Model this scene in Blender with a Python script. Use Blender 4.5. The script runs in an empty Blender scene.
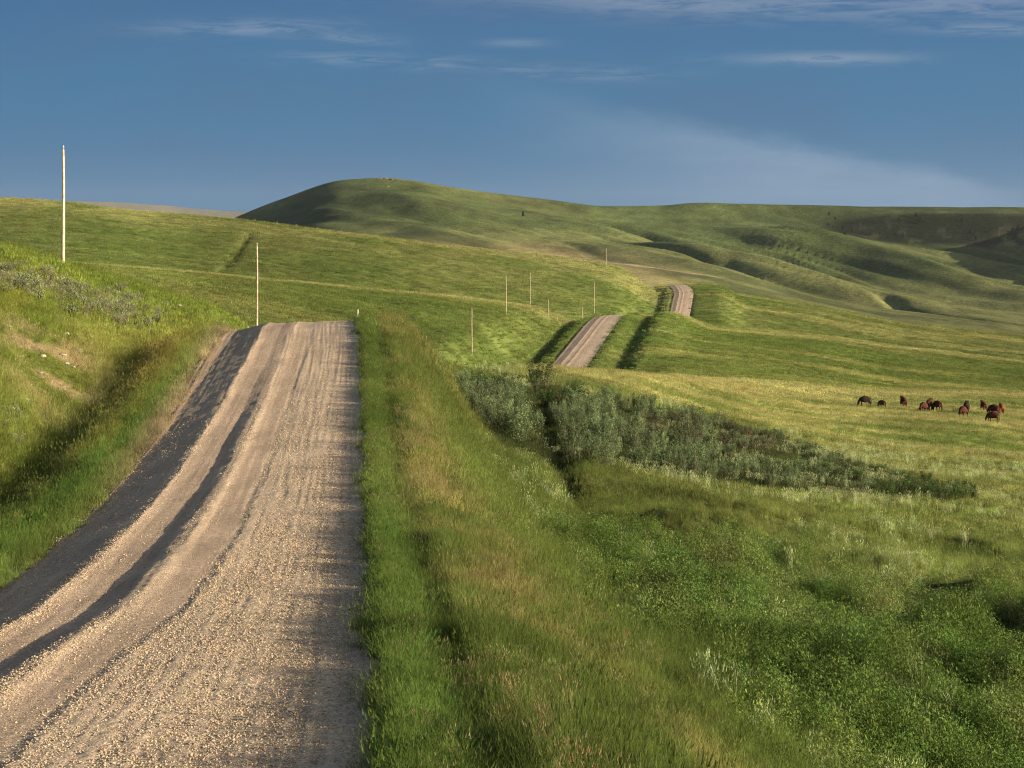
import bpy, bmesh, math, random
import numpy as np
R = math.radians
rng = np.random.default_rng(7); random.seed(7)
F = 1911.0; HY = 240.0          # focal length in pixels of a 1024 wide frame, eye level row
sc = bpy.context.scene; C = sc.collection

# ------------------------------------------------------------------ numeric helpers
def pslopes(x, y):
    h = x[1:] - x[:-1]; d = (y[1:] - y[:-1]) / h
    m = np.zeros_like(y)
    a, b = d[:-1], d[1:]
    w1 = 2*h[1:] + h[:-1]; w2 = h[1:] + 2*h[:-1]
    ok = (a*b) > 0
    m[1:-1] = np.where(ok, (w1+w2) / np.where(ok, w1/np.where(ok, a, 1) + w2/np.where(ok, b, 1), 1), 0)
    m[0] = d[0]; m[-1] = d[-1]
    return m
def pchip(x, y, q):
    x = np.asarray(x, float); y = np.asarray(y, float); q = np.asarray(q, float)
    m = pslopes(x, y)
    qc = np.clip(q, x[0], x[-1])
    i = np.clip(np.searchsorted(x, qc) - 1, 0, len(x)-2)
    h = x[i+1]-x[i]; t = (qc-x[i])/h
    return ((2*t**3-3*t**2+1)*y[i] + (t**3-2*t**2+t)*h*m[i] + (-2*t**3+3*t**2)*y[i+1] + (t**3-t**2)*h*m[i+1])
def sm(a, b, x):
    t = np.clip((x-a)/(b-a), 0, 1); return t*t*(3-2*t)
def _h(ix, iy, s):
    n = (ix.astype(np.int64)*374761393 + iy.astype(np.int64)*668265263 + s*974711) & 0xffffffff
    n = ((n ^ (n >> 13)) * 1274126177) & 0xffffffff
    n = n ^ (n >> 16)
    return (n & 0xffff) / 65535.0
def vn(x, y, s=0):
    x, y = np.broadcast_arrays(np.asarray(x, float), np.asarray(y, float))
    ix = np.floor(x); iy = np.floor(y); fx = x-ix; fy = y-iy
    fx = fx*fx*fx*(fx*(fx*6-15)+10); fy = fy*fy*fy*(fy*(fy*6-15)+10)
    a = _h(ix, iy, s); b = _h(ix+1, iy, s); c = _h(ix, iy+1, s); d = _h(ix+1, iy+1, s)
    return (a*(1-fx)+b*fx)*(1-fy) + (c*(1-fx)+d*fx)*fy
def fbm(x, y, s=0, o=4):
    v = 0; a = .5; t = 0
    for k in range(o):
        v = v + a*vn(x, y, s+k*17); t += a; a *= .5
        x, y = x*1.9+y*.6+3.1, y*1.9-x*.6+1.7
    return v/t - .5

# ------------------------------------------------------------------ terrain control sections
# each section: a bearing (pixel column of the frame) and points (distance, height below eye)
def S(px, near, far, farpy):
    out = [(d, z) for d, z in near]
    out += [(d, z) for d, z in far]
    out += [(d, -(py-HY)/F*d) for d, py in farpy]
    return px, out
P = lambda d, py: (d, -(py-HY)/F*d)
SEC = [
 # near six                                                                          E valley   M crest    valley     G crest      V valley      foot       mid         scarp foot  scarp top   crest      behind      plain     far crest  beyond
 (-500, [(20,-5.7),(45,-7),(62,-7),(78,-4),(100,-2),(140,1.5),    (230,-2),(430,-4),(650,-6),(930,25),  (1250,-5),(1700,-10),(2300,-20),(2700,-25),(2850,-22),(3000,-20),(3600,-25),(7000,0),P(12000,201),(17000,100)]),
 (0,    [(20,-5.7),(45,-7.8),(62,-8.7),(78,-6.3),(105,-4.4),(140,-.6),(230,-5),(430,-5),(650,-9),P(950,199),(1250,-12),(1700,-15),(2300,-20),(2700,-25),(2850,-22),(3000,-20),(3600,-25),(7000,0),P(12000,201),(17000,100)]),
 (65,   [(20,-5.7),(45,-7.6),(70,-8.7),(90,-7),(110,-5),(145,-1.95),(230,-6.5),P(450,261.5),(650,-9.5),P(950,203.5),(1250,-12),(1700,-15),(2300,-20),(2700,-25),(2850,-22),(3000,-20),(3600,-25),(7000,0),P(12000,200.5),(17000,90)]),
 (130,  [(20,-5.7),(45,-7.5),(75,-8.4),(100,-7.3),(125,-5.9),(165,-3.8),(260,-9),P(470,266),(650,-11),P(950,210.8),(1250,-12),(1700,-15),(2300,-15),(2700,-15),(2850,-12),(3000,-12),(3600,-20),(7000,0),P(12000,202.8),(17000,90)]),
 (200,  [(20,-5.7),(40,-7.3),(70,-8),(100,-7.4),(130,-6.8),(170,-5.9),(270,-13),P(490,271.5),(650,-13),P(950,216.5),(1250,-14),(1700,-10),(2300,-2),(2700,8),(2850,10),P(3000,235),(3600,0),(7000,0),P(12000,208.5),(17000,90)]),
 (240,  [(20,-5.7),(40,-7.3),(70,-7.8),(100,-7.1),(122,-6.2),(155,-6.3),(280,-15),P(495,275),(650,-14),P(950,220),(1250,-14),P(1700,252),P(2300,240),P(2700,229),P(2850,222),P(3000,215.5),(3600,10),(7000,0),P(12000,211),(17000,80)]),
 (280,  [(20,-5.7),(40,-7.3),(70,-7.5),(90,-6.8),(115,-5.6),(150,-7.6),(285,-17),P(500,279),(650,-16),P(950,225),(1250,-15),P(1700,250),P(2300,232),P(2700,216),P(2850,208),P(3000,199.5),(3600,15),(7000,0),P(12000,213),(17000,70)]),
 (345,  [(20,-5.7),(40,-7.1),(70,-7.3),(90,-6.6),(110,-5.5),(135,-6.2),(290,-21),P(510,286.5),(650,-19),P(950,232.5),(1250,-18),P(1700,247),P(2300,216),P(2700,194),P(2850,186),P(3000,180),(3600,20),(7000,0),P(12000,220),(17000,60)]),
 (385,  [(20.5,-5.75),(40,-7.2),(70,-7.5),(92,-7.0),(112,-6.3),(132,-6.7),(300,-24),P(520,290.5),(660,-22),P(950,237),(1250,-20),P(1700,246),P(2300,214),P(2700,192),P(2850,184.5),P(3000,178),(3600,20),(7000,0),P(12000,225),(17000,60)]),
 (415,  [(21,-5.8),(40,-7.6),(70,-8.5),(95,-8.3),(118,-8.2),(148,-8.6),(310,-25),P(530,293),(670,-24),P(950,241),(1250,-22),P(1700,246),P(2300,216),P(2700,193),P(2850,186),P(3000,181),(3600,20),(7000,0),P(12000,225),(17000,60)]),
 (450,  [(21.5,-5.95),(40,-7.9),(70,-10),(100,-10.6),(135,-10.8),(165,-11.0),(320,-26),P(540,296.5),(680,-26),P(950,245.5),(1250,-26),P(1700,249),P(2300,222),P(2700,200),P(2850,193),P(3000,187),(3600,20),(7000,0),P(12000,228),(17000,60)]),
 (545,  [(24,-6.6),(50,-9.8),(85,-12.6),(120,-13.3),(165,-13.9),(215,-14.8),(340,-29),P(560,309),(700,-31),P(950,255.5),(1250,-32),P(1700,262),P(2300,236),P(2700,215),P(2850,207),P(3000,199),(3600,10),(7000,0),P(12000,230),(17000,60)]),
 (610,  [(26.5,-7.3),(60,-11.5),(95,-14),(135,-15),(190,-15.9),(240,-16.9),(350,-29.5),P(566,314.5),(710,-34),P(950,266.5),(1280,-37),P(1700,270),P(2300,243),P(2700,222),P(2850,214),P(3000,206),(3600,0),(7000,0),P(12000,232),(17000,60)]),
 (660,  [(28,-7.7),(62,-11.9),(98,-14.5),(142,-16.1),(208,-18),(268,-19.4),(360,-28),P(580,323),(730,-36),P(950,286),(1290,-41),P(1700,277),P(2300,248),P(2700,225),P(2850,216),P(3000,205.5),(3600,0),(7000,0),P(12000,232),(17000,60)]),
 (700,  [(29,-8),(65,-12.3),(100,-15),(150,-17.3),(230,-20),(300,-22.1),(390,-28.5),P(590,326),(740,-38),P(950,290),(1300,-45),P(1700,281),P(2300,252),P(2700,227),P(2850,217),P(3000,203),(3600,0),(7000,0),P(12000,232),(17000,60)]),
 (800,  [(33,-9.1),(70,-13.5),(110,-16.5),(170,-19.7),(270,-24),(350,-27),(440,-31),P(600,335),(745,-44),P(950,304.5),(1310,-54),P(1700,295),P(2300,263),P(2700,232),P(2850,219),P(3000,205),(3600,0),(7000,0),P(12000,232),(17000,60)]),
 (900,  [(37.5,-10.4),(75,-14.5),(120,-18),(185,-21.6),(295,-26.4),(385,-31),(470,-35),P(600,349),(745,-50),P(950,324),(1320,-62),P(1700,308),P(2300,275),P(2720,238),P(2800,213),P(3000,206.5),(3600,0),(7000,0),P(12000,232),(17000,60)]),
 (1024, [(42,-11.6),(80,-15.5),(130,-19.5),(200,-23.5),(320,-28.5),(420,-34.3),(490,-38),P(600,363),(745,-56),P(950,339),(1330,-70),P(1700,316),P(2300,286),P(2700,240),P(2790,214),P(3000,207),(3600,0),(7000,0),P(12000,232),(17000,60)]),
 (1060, [(43.5,-12),(81,-15.8),(133,-19.8),(203,-24),(325,-29.4),(423,-35),(493,-39),(603,-40.5),(748,-57.5),(953,-52),(1332,-72),P(1700,319),P(2300,288),P(2700,241),P(2790,215),P(3000,207),(3600,0),(7000,0),P(12000,232),(17000,60)]),
 (1140, [(46,-12.6),(84,-16.5),(138,-20.5),(210,-25),(335,-31),(430,-36.5),(500,-41),(610,-44),(755,-60),(960,-58),(1335,-76),(1700,-78),(2150,-25),(2330,16),(2480,44),(2700,50),(3600,0),(7000,0),P(12000,232),(17000,60)]),
 (1500, [(60,-16),(95,-19.5),(160,-24),(240,-29),(380,-38),(460,-44),(530,-50),(640,-55),(780,-70),(980,-74),(1350,-88),(1700,-90),(2100,-70),(2350,10),(2450,45),(2700,60),(3600,0),(7000,0),P(12000,232),(17000,60)]),
]
keypx = np.array([s[0] for s in SEC], float)
KD = np.log(np.array([[p[0] for p in s[1]] for s in SEC])); KZ = np.array([[p[1] for p in s[1]] for s in SEC])
GPX = np.arange(-500, 1501, 5.0)
LD = np.linspace(math.log(9), math.log(17000), 1500)
cd = np.stack([pchip(keypx, KD[:, k], GPX) for k in range(KD.shape[1])], 1)
cz = np.stack([pchip(keypx, KZ[:, k], GPX) for k in range(KD.shape[1])], 1)
TAB = np.zeros((len(GPX), len(LD)))
for i in range(len(GPX)):
    dd = np.exp(cd[i]); TAB[i] = pchip(np.concatenate([[9], dd]), np.concatenate([[cz[i][0]+1.4], cz[i]]), np.exp(LD))
def base(x, y):
    ys = np.maximum(y, 9.5)
    px = np.clip(512 + F*x/ys, -499, 1499.9)
    a = (px-GPX[0])/5.0; b = (np.log(np.clip(ys, 9.01, 16990))-LD[0])/(LD[1]-LD[0])
    i = np.clip(a.astype(int), 0, len(GPX)-2); j = np.clip(b.astype(int), 0, len(LD)-2)
    fa = a-i; fb = b-j
    z = (TAB[i, j]*(1-fb)+TAB[i, j+1]*fb)*(1-fa) + (TAB[i+1, j]*(1-fb)+TAB[i+1, j+1]*fb)*fa
    return z + np.where(y < 9.5, (9.5-y)*.08, 0)

# ------------------------------------------------------------------ road line, height, cross-section
RY = [-20, 0, 60, 100, 130, 160, 220, 300, 380, 437, 566, 650, 720, 800, 850, 900, 940, 1000, 1060]
RX = [-2.2, -3.8, -8.66, -11.9, -14.3, -15.2, -10.8, -2.5, 5.4, 12.6, 29, 43, 56, 69, 75.5, 80.5, 81.5, 76, 64]
ZY = [-20, 0, 12, 21, 30, 41, 60, 71, 90, 105, 115, 122, 130, 150, 200, 300, 380, 437, 500, 566, 600, 700, 750, 800, 860, 900, 940, 1000, 1100]
ZZ = [-1.2, -2.6, -4.5, -5.8, -6.55, -7.1, -7.55, -7.4, -6.6, -5.5, -5.1, -5.22, -5.9, -8.5, -16, -27, -31, -29, -25.6, -22.4, -24.2, -35, -36.2, -33.9, -27, -23.6, -22.1, -24.5, -36]
def xc(y): return pchip(RY, RX, y)
def zr(y): return pchip(ZY, ZZ, y)
def wob(y):                                     # wheel lines drift across the road
    return pchip([10, 30, 37, 60, 75, 122, 140, 400, 500, 600, 1000], [-1.3, -.75, -.15, -.05, 0, .45, .45, 0, .25, 0, .2], y)
def cs(t, y):                                   # height across the road relative to its line
    w = wob(y) + .12*(vn(y/9, 0*y, 5)-.5) + .09*(vn(y/.9, t/.4, 15)-.5)
    s = t - w
    r_ = 1-.55*sm(72, 98, y)
    f = np.interp(s, [-4.3, -3.95, -3.2, -2.35, -2.1, -1.75, -1.3, -.3, 4.3], [-.47, -.45, -.26, -.03, .035, -.005, 0, 0, 0])
    f = f*(1-.35*sm(300, 380, y))
    g = np.interp(s, [-4.3, -1.05, -.55, -.3, -.05, .3, 4.3], [-.155, -.155, -.01, .025, -.01, 0, 0])
    k = np.interp(s, [-.05, .3, .75, .95, 1.2, 2.2, 3.3, 4.3], [-.01, -.03, -.02, .02, .015, .05, .05, .06])
    k = k - .012*np.exp(-((s-.95)/.2)**2)*(.6+sm(45, 75, y))
    return f + g*r_ + k
# grassy hummocks of the low meadow
HUMMOCKS = [(22.4, 86, 1.3, 3.0, 2.0), (15.2, 70, 1.2, 2.6, 1.4), (10.5, 71.5, .9, 2.4, 1.1), (17.0, 57, 1.3, 2.8, 1.5), (10.8, 48.5, 1.1, 2.2, 1.2), (7.6, 66, .8, 2.2, 1.3), (13.0, 45.5, 1.2, 2.2, 1.3), (9.0, 57.5, .9, 2.2, 1.1), (16.5, 77, .9, 2.6, 1.3), (7.6, 41, .9, 1.9, 1.0)]
def terr(x, y, road=True, detail=True):
    x, y = np.broadcast_arrays(np.asarray(x, float), np.asarray(y, float))
    z = base(x, y)
    # relief
    far = sm(1150, 1700, y)*(1-sm(4200, 6000, y))
    px = 512+F*x/np.maximum(y, 20)
    hl = 1-sm(2500, 2780, y)*.96
    ux = x*.93+y*.37 + 60*fbm(x/260, y/340, 29, 2); uy = y-x*.4
    rg = np.abs(fbm(ux/300, uy/2300, 31, 2))*4; rg2 = np.abs(fbm(ux/120, uy/900, 61, 2))*4; rg3 = np.abs(fbm(ux/46, uy/420, 67, 2))*4
    sp = sm(540, 720, px); up = sm(1620, 2050, y)
    z = z + far*hl*up*((np.minimum(rg, 1)-.5)*(10+22*sp) + (np.minimum(rg2, 1)-.5)*(6+12*sp) + (np.minimum(rg3, 1)-.5)*(2+4*sp)) + far*hl*fbm(x/150, y/190, 3, 3)*9
    mid = sm(90, 400, y)*(1-sm(1400, 2200, y))
    z = z + mid*(fbm(x/60, y/75, 8, 3)*1.6 + fbm(x/19, y/24, 9, 2)*.35*(1-sm(800, 1400, y)))
    z = z + sm(3800, 7000, y)*fbm(x/900, y/1500, 12, 4)*60
    z = z + (1-sm(300, 500, y))*fbm(x/6, y/4.6, 14, 3)*(.35+3.6*sm(11, 19, x+3.8+.081*y)*(1-sm(90, 130, y)))
    # creek cut below the escarpment
    xk = pchip([1300, 1400, 1550, 1650, 1800, 1900, 2050], [500, 470, 415, 385, 347, 330, 300], np.clip(y, 1300, 2050)) + 14*np.sin(y/47)
    z = z - 6*np.exp(-((x-xk)/10)**2)*sm(1300, 1420, y)*(1-sm(1900, 2050, y))
    for hx, hy, hh, wx, wy in HUMMOCKS:
        ddy = (y-hy-.12*(x-hx)+.5*np.sin(x*1.1+hy)); ddx = x-hx
        z = z + hh*np.exp(-(ddx/np.where(ddx < 0, wx*.55, wx*1.3))**2-(ddy/wy)**2)
    xg = pchip([85, 92, 115, 150, 185], [4.6, 4.1, 2.9, 2.4, 2.6], np.clip(y, 85, 185)); dg_ = x-xg
    z = z - 1.0*np.exp(-(dg_/.9)**2)*sm(84, 96, y)*(1-sm(165, 185, y))
    z = z - 1.3*np.exp(-((x+107+(y-690)*.056)/1.7)**2)*sm(680, 700, y)*(1-sm(845, 870, y))
    # field steps on the right, low swales
    if road:
        t = x - xc(y)
        c = zr(y)
        cc = cs(np.clip(t, -4.3, 4.3), y)
        farr = sm(330, 400, y)
        # left side
        L = np.interp(t, [-30, -15, -11, -8.5, -6, -5.2, -4.2], [0, 0, -1.3, -1.75, -.85, -.68, -.62])
        Lf = np.interp(t, [-30, -13, -10.5, -6.5, -5.4, -4.2], [-1.5, -1.6, -2.6, -.6, -.5, -.6])
        hz = L*(1-farr)+Lf*farr
        Rn = np.interp(t, [3.95, 4.15, 4.4, 4.75, 5.2, 5.8, 7, 12, 30], [.04, .11, .20, .12, -.07, .10, -.20, -2.0, -7])
        Rf = np.interp(t, [4, 4.6, 7, 10, 12, 16.5, 30], [.05, .4, .5, -.3, -1.0, 1.0, .4])
        hr = Rn*(1-farr)+Rf*farr
        rel = np.where(t < -4.2, hz, np.where(t > 4.0, hr, cc))
        wl = sm(-15, -7.5, t)*(1-farr) + farr*sm(-24, -11, t)
        wr = (1-sm(5.5, 12, t))*(1-farr) + farr*(1-sm(15, 30, t))
        c_ = farr*sm(610, 660, y); hr = hr*(1-c_) + np.interp(t, [4, 5, 30], [.05, .3, .3])*c_
        rel = np.where(t > 4.0, hr, rel)
        w = np.where(t < 0, wl, wr)*(1-sm(1000, 1080, y))
        z = z*(1-w) + (c+rel)*w
        ins = np.where(y < 200, 3.95, 4.6); rmp = np.where(y < 200, .3, 1.4)
        a = np.abs(t)
        z = z - (1-sm(ins-rmp*.2, ins+rmp, a))*np.where(y < 200, .22, .55)*(1-sm(1040, 1060, y))
    return z

# table of what the eye sees from the camera, used only to place things on the ground they stand on
VPX = np.arange(-200, 1231, 4.0); VD = np.exp(np.linspace(math.log(10), math.log(16000), 2600))
VX = (VPX[:, None]-512)/F*VD[None, :]; VY = np.broadcast_to(VD[None, :], VX.shape)
VZ = terr(VX, VY); VPY = HY - F*VZ/VY
RUN = np.minimum.accumulate(VPY, axis=1)
def unproj(px, py, dmin=10, dmax=15000):
    i = int(round((px-VPX[0])/4)); 
    x = (px-512)/F*VD; z = terr(x, VD); p = HY-F*z/VD
    ok = (VD >= dmin) & (VD <= dmax) & (p <= py)
    if not ok.any():
        m = (VD >= dmin) & (VD <= dmax); k = np.argmin(np.where(m, np.abs(p-py), 1e9))
    else: k = np.argmax(ok)
    return float(x[k]), float(VD[k]), float(z[k])
def visible(x, y, z, margin):
    px = 512+F*x/y; py = HY-F*z/y
    i = np.clip(np.round((px-VPX[0])/4).astype(int), 0, len(VPX)-1)
    j = np.clip(np.searchsorted(VD, y*.985)-1, 0, len(VD)-1)
    return py <= RUN[i, j] + margin

TRK = [unproj(a, b, 1150, 2900)[:2] for a, b in [(626, 264.5), (650, 267.5), (672, 270.5), (695, 274), (716, 277)]]
print(TRK)
# ------------------------------------------------------------------ plant colours over the land (albedo)
def mixc(c, k, w): return c*(1-w[..., None]) + np.array(k)*w[..., None]
LUSH = (.076, .103, .025); OLIVE = (.115, .124, .036); YEL = (.215, .200, .078); TAN = (.19, .135, .058)
DARK = (.028, .058, .012); BLUEG = (.075, .105, .050); BROWN = (.13, .095, .05)
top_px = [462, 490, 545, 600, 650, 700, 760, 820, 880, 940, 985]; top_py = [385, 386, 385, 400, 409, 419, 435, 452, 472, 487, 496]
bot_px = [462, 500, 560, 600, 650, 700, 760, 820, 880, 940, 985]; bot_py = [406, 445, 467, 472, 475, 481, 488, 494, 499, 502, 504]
def veg(x, y):
    t = x-xc(y); px = 512+F*x/np.maximum(y, 12)
    n1 = fbm(x/(3+y*.06), y/(5+y*.12), 41, 4); n2 = fbm(x/1.7, y/2.6, 47, 3); n3 = fbm(x/(14+y*.03), y/(22+y*.05), 53, 3)
    nf = fbm(x/26, y/9, 59, 3)
    c = np.zeros(x.shape+(3,)) + np.array(OLIVE)
    c = mixc(c, LUSH, sm(-.12, .12, n3+n1*.5)*.75)
    # right verge: tan seed heads near the shoulder, lush below
    near = 1-sm(120, 200, y)
    tan = np.exp(-((t-6.2-1.7*(1-sm(22, 38, y))-n3*3)/1.5)**2)*near
    tan2 = np.exp(-((t-5.6)/1.5)**2)*sm(60, 100, y)*near
    c = mixc(c, LUSH, near*sm(4, 4.6, t)*(1-sm(14, 22, t))*.75)
    c = mixc(c, TAN, np.clip((tan*.52+tan2*.2)*sm(-.15, .22, n2+n1*.9), 0, .85))
    c = mixc(c, (.17, .155, .055), near*sm(92, 116, y)*sm(4.2, 5.2, t)*(1-sm(9, 14, t))*.45)
    c = mixc(c, (.21, .17, .06), sm(85, 110, y)*(1-sm(170, 200, y))*sm(4.6, 6, -t)*(1-sm(11, 14, -t))*.6)
    c = mixc(c, (.20, .145, .095), sm(55, 80, y)*(1-sm(125, 140, y))*(t < -3.9)*(1-sm(4.5, 5.4, -t))*.85)
    c = mixc(c, (.06, .105, .022), near*np.exp(-((t-4.6)/.7)**2)*.6)
    # field of leafy forbs right front
    rf = sm(10, 15, t)*(1-sm(62, 88, y+n3*30))
    c = mixc(c, (.070, .110, .026), rf*.85)
    c = mixc(c, (.10, .085, .04), rf*sm(.08, .2, n2+n1*.5)*.45)
    # middle field: olive and yellow
    mf = sm(11, 20, t)*sm(64, 92, y+n3*30)*(1-sm(330, 420, y))
    c = mixc(c, (.125, .148, .042), mf*.6)
    c = mixc(c, YEL, mf*sm(-.05, .14, nf+n1*.4)*(.35+.5*sm(170, 240, y)))
    # fields beyond: yellow bands along low crests
    bf = sm(380, 430, y)*(1-sm(940, 1000, y))
    c = mixc(c, (.080, .108, .024), bf*.6)
    c = mixc(c, (.19, .185, .06), bf*sm(.02, .16, fbm(x/90, y/16, 71, 3))*(.15+.6*sm(600, 680, px)))
    cr = np.exp(-((y-pchip([-500, 65, 340, 610, 1024, 1500], [430, 455, 512, 575, 605, 640], np.clip(px, -499, 1499)))/13)**2)*(1-sm(8, 40, -t)*0)
    c = mixc(c, YEL, cr*.8*(np.abs(t) > 8))
    rd = pchip([-500, 300, 545, 660, 1024, 1500], [240, 190, 225, 270, 425, 470], np.clip(px, -499, 1499))
    c = mixc(c, (.235, .215, .085), np.exp(-((y-rd)/(18+y*.03))**2)*.75*sm(430, 520, px))
    # G hill: yellow top, green face
    g = sm(760, 940, y)*(1-sm(1050, 1200, y))
    c = mixc(c, YEL, g*sm(-.15, .15, fbm(x/26, y/40, 77, 3)+.05*(1-2*(px > 690)))*.65*(1-sm(680, 700, px)*.6))
    ck = np.exp(-((x-(-170+(y-700)*.05))/3)**2)
    # great hill
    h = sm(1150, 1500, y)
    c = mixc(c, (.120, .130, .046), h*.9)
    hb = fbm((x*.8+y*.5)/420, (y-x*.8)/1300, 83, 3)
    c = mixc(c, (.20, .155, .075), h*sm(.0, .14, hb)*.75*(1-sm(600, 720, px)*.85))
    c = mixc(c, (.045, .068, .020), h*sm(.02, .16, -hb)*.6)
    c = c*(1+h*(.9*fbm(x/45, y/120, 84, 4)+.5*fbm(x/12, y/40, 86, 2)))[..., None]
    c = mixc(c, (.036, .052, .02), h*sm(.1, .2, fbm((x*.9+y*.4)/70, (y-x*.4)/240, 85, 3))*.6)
    c = mixc(c, (.20, .16, .08), np.exp(-((y-1480)/230)**2)*.55*(1-.95*sm(600, 700, px)))
    if TRK:
        q = np.array(TRK); xs = pchip(q[:, 0], q[:, 1], x)
        c = mixc(c, (.36, .26, .16), np.exp(-((y-xs)/7.0)**2)*(x > q[0, 0])*(x < q[-1, 0])*.9)
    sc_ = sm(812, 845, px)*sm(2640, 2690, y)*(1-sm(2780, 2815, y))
    c = mixc(c, (.010, .013, .007), sc_*sm(-.26, -.12, fbm(x/40, y/60, 87, 3))*.95)  # scarp rock and brush, painted near black to stand in for cliff shade
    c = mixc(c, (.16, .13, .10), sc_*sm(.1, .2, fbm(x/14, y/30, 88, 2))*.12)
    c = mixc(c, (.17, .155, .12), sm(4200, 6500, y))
    # left bank
    lb = sm(7, 9, -t)*(1-sm(180, 260, y))
    c = mixc(c, (.11, .14, .022), lb*.55)
    c = mixc(c, (.19, .185, .035), lb*sm(.0, .15, n1)*sm(14, 18, -t)*.6)
    rp = np.exp(-((px-48)/50)**2-((y-97)/10)**2)
    c = mixc(c, (.26, .19, .115), np.clip(rp*1.3, 0, 1)*sm(-.02, .16, n2+n1*.6)*.75*lb)
    st = np.exp(-((t+5.5)/.9)**2)*(1-sm(130, 170, y))
    c = mixc(c, (.058, .110, .02), st*.8)
    c = mixc(c, (.22, .175, .05), np.exp(-((t+7.0)/1.6)**2)*sm(80, 110, y)*(1-sm(150, 190, y))*.8)
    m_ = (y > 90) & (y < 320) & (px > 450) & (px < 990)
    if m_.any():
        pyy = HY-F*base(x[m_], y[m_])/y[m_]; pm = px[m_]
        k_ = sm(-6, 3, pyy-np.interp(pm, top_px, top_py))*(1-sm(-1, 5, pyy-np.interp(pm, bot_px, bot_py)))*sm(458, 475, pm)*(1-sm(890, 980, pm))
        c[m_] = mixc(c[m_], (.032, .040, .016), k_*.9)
    v = 1+.35*n2*2*(1-sm(200, 500, y)) + .32*n1*2 + .34*fbm(x/9, y/4.5+x/30, 97, 3)*sm(90, 200, y)*(1-sm(900, 1200, y))*2
    return np.clip(c*np.clip(v, .55, 1.5)[..., None], .005, .6)

# ------------------------------------------------------------------ materials
def mat(name):
    m = bpy.data.materials.new(name); m.use_nodes = True
    nt = m.node_tree; nt.nodes.clear()
    o = nt.nodes.new('ShaderNodeOutputMaterial')
    return m, nt, o
def N(nt, t, **k):
    n = nt.nodes.new(t)
    for a, b in k.items(): setattr(n, a, b)
    return n
def noise_var(nt, scale, lo, hi, det=4):
    g = N(nt, 'ShaderNodeNewGeometry'); n = N(nt, 'ShaderNodeTexNoise'); n.inputs['Scale'].default_value = scale; n.inputs['Detail'].default_value = det
    nt.links.new(g.outputs['Position'], n.inputs['Vector'])
    r = N(nt, 'ShaderNodeMapRange'); r.inputs[1].default_value = .3; r.inputs[2].default_value = .7; r.inputs[3].default_value = lo; r.inputs[4].default_value = hi
    nt.links.new(n.outputs[0], r.inputs[0]); return r.outputs[0], n.outputs[0]
def scale_col(nt, c, f):
    v = N(nt, 'ShaderNodeVectorMath', operation='SCALE'); nt.links.new(c, v.inputs[0]); nt.links.new(f, v.inputs['Scale']); return v.outputs[0]
def plain(name, col, rough=.8, lo=.75, hi=1.25, scale=8, bump=.0):
    m, nt, o = mat(name); b = N(nt, 'ShaderNodeBsdfPrincipled'); b.inputs['Roughness'].default_value = rough
    rgb = N(nt, 'ShaderNodeRGB'); rgb.outputs[0].default_value = (*col, 1)
    f, raw = noise_var(nt, scale, lo, hi)
    nt.links.new(scale_col(nt, rgb.outputs[0], f), b.inputs['Base Color'])
    b.inputs['Specular IOR Level'].default_value = .2
    if bump:
        bp = N(nt, 'ShaderNodeBump'); bp.inputs['Strength'].default_value = 1; bp.inputs['Distance'].default_value = bump
        nt.links.new(raw, bp.inputs['Height']); nt.links.new(bp.outputs[0], b.inputs['Normal'])
    nt.links.new(b.outputs[0], o.inputs[0]); return m
def leafmat(name, src, trans=.35, col=(1, 1, 1), lo=.7, hi=1.35, gain=1.0, scale=3.0):
    """src 'inst' takes the plant colour stored with each instance, 'rgb' a fixed one"""
    m, nt, o = mat(name)
    if src == 'inst':
        a = N(nt, 'ShaderNodeAttribute', attribute_type='INSTANCER', attribute_name='tint'); c = a.outputs['Color']
    else:
        a = N(nt, 'ShaderNodeRGB'); a.outputs[0].default_value = (*col, 1); c = a.outputs[0]
    f, raw = noise_var(nt, scale, lo*gain, hi*gain, 2)
    c = scale_col(nt, c, f)
    if src == 'rgb':
        oi = N(nt, 'ShaderNodeObjectInfo'); mr_ = N(nt, 'ShaderNodeMapRange'); mr_.inputs[3].default_value = .65; mr_.inputs[4].default_value = 1.35
        nt.links.new(oi.outputs['Random'], mr_.inputs[0]); c = scale_col(nt, c, mr_.outputs[0])
    d = N(nt, 'ShaderNodeBsdfDiffuse'); tr = N(nt, 'ShaderNodeBsdfTranslucent'); mx = N(nt, 'ShaderNodeMixShader'); mx.inputs[0].default_value = trans
    nt.links.new(c, d.inputs[0]); nt.links.new(c, tr.inputs[0]); nt.links.new(d.outputs[0], mx.inputs[1]); nt.links.new(tr.outputs[0], mx.inputs[2])
    nt.links.new(mx.outputs[0], o.inputs[0]); return m

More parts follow.
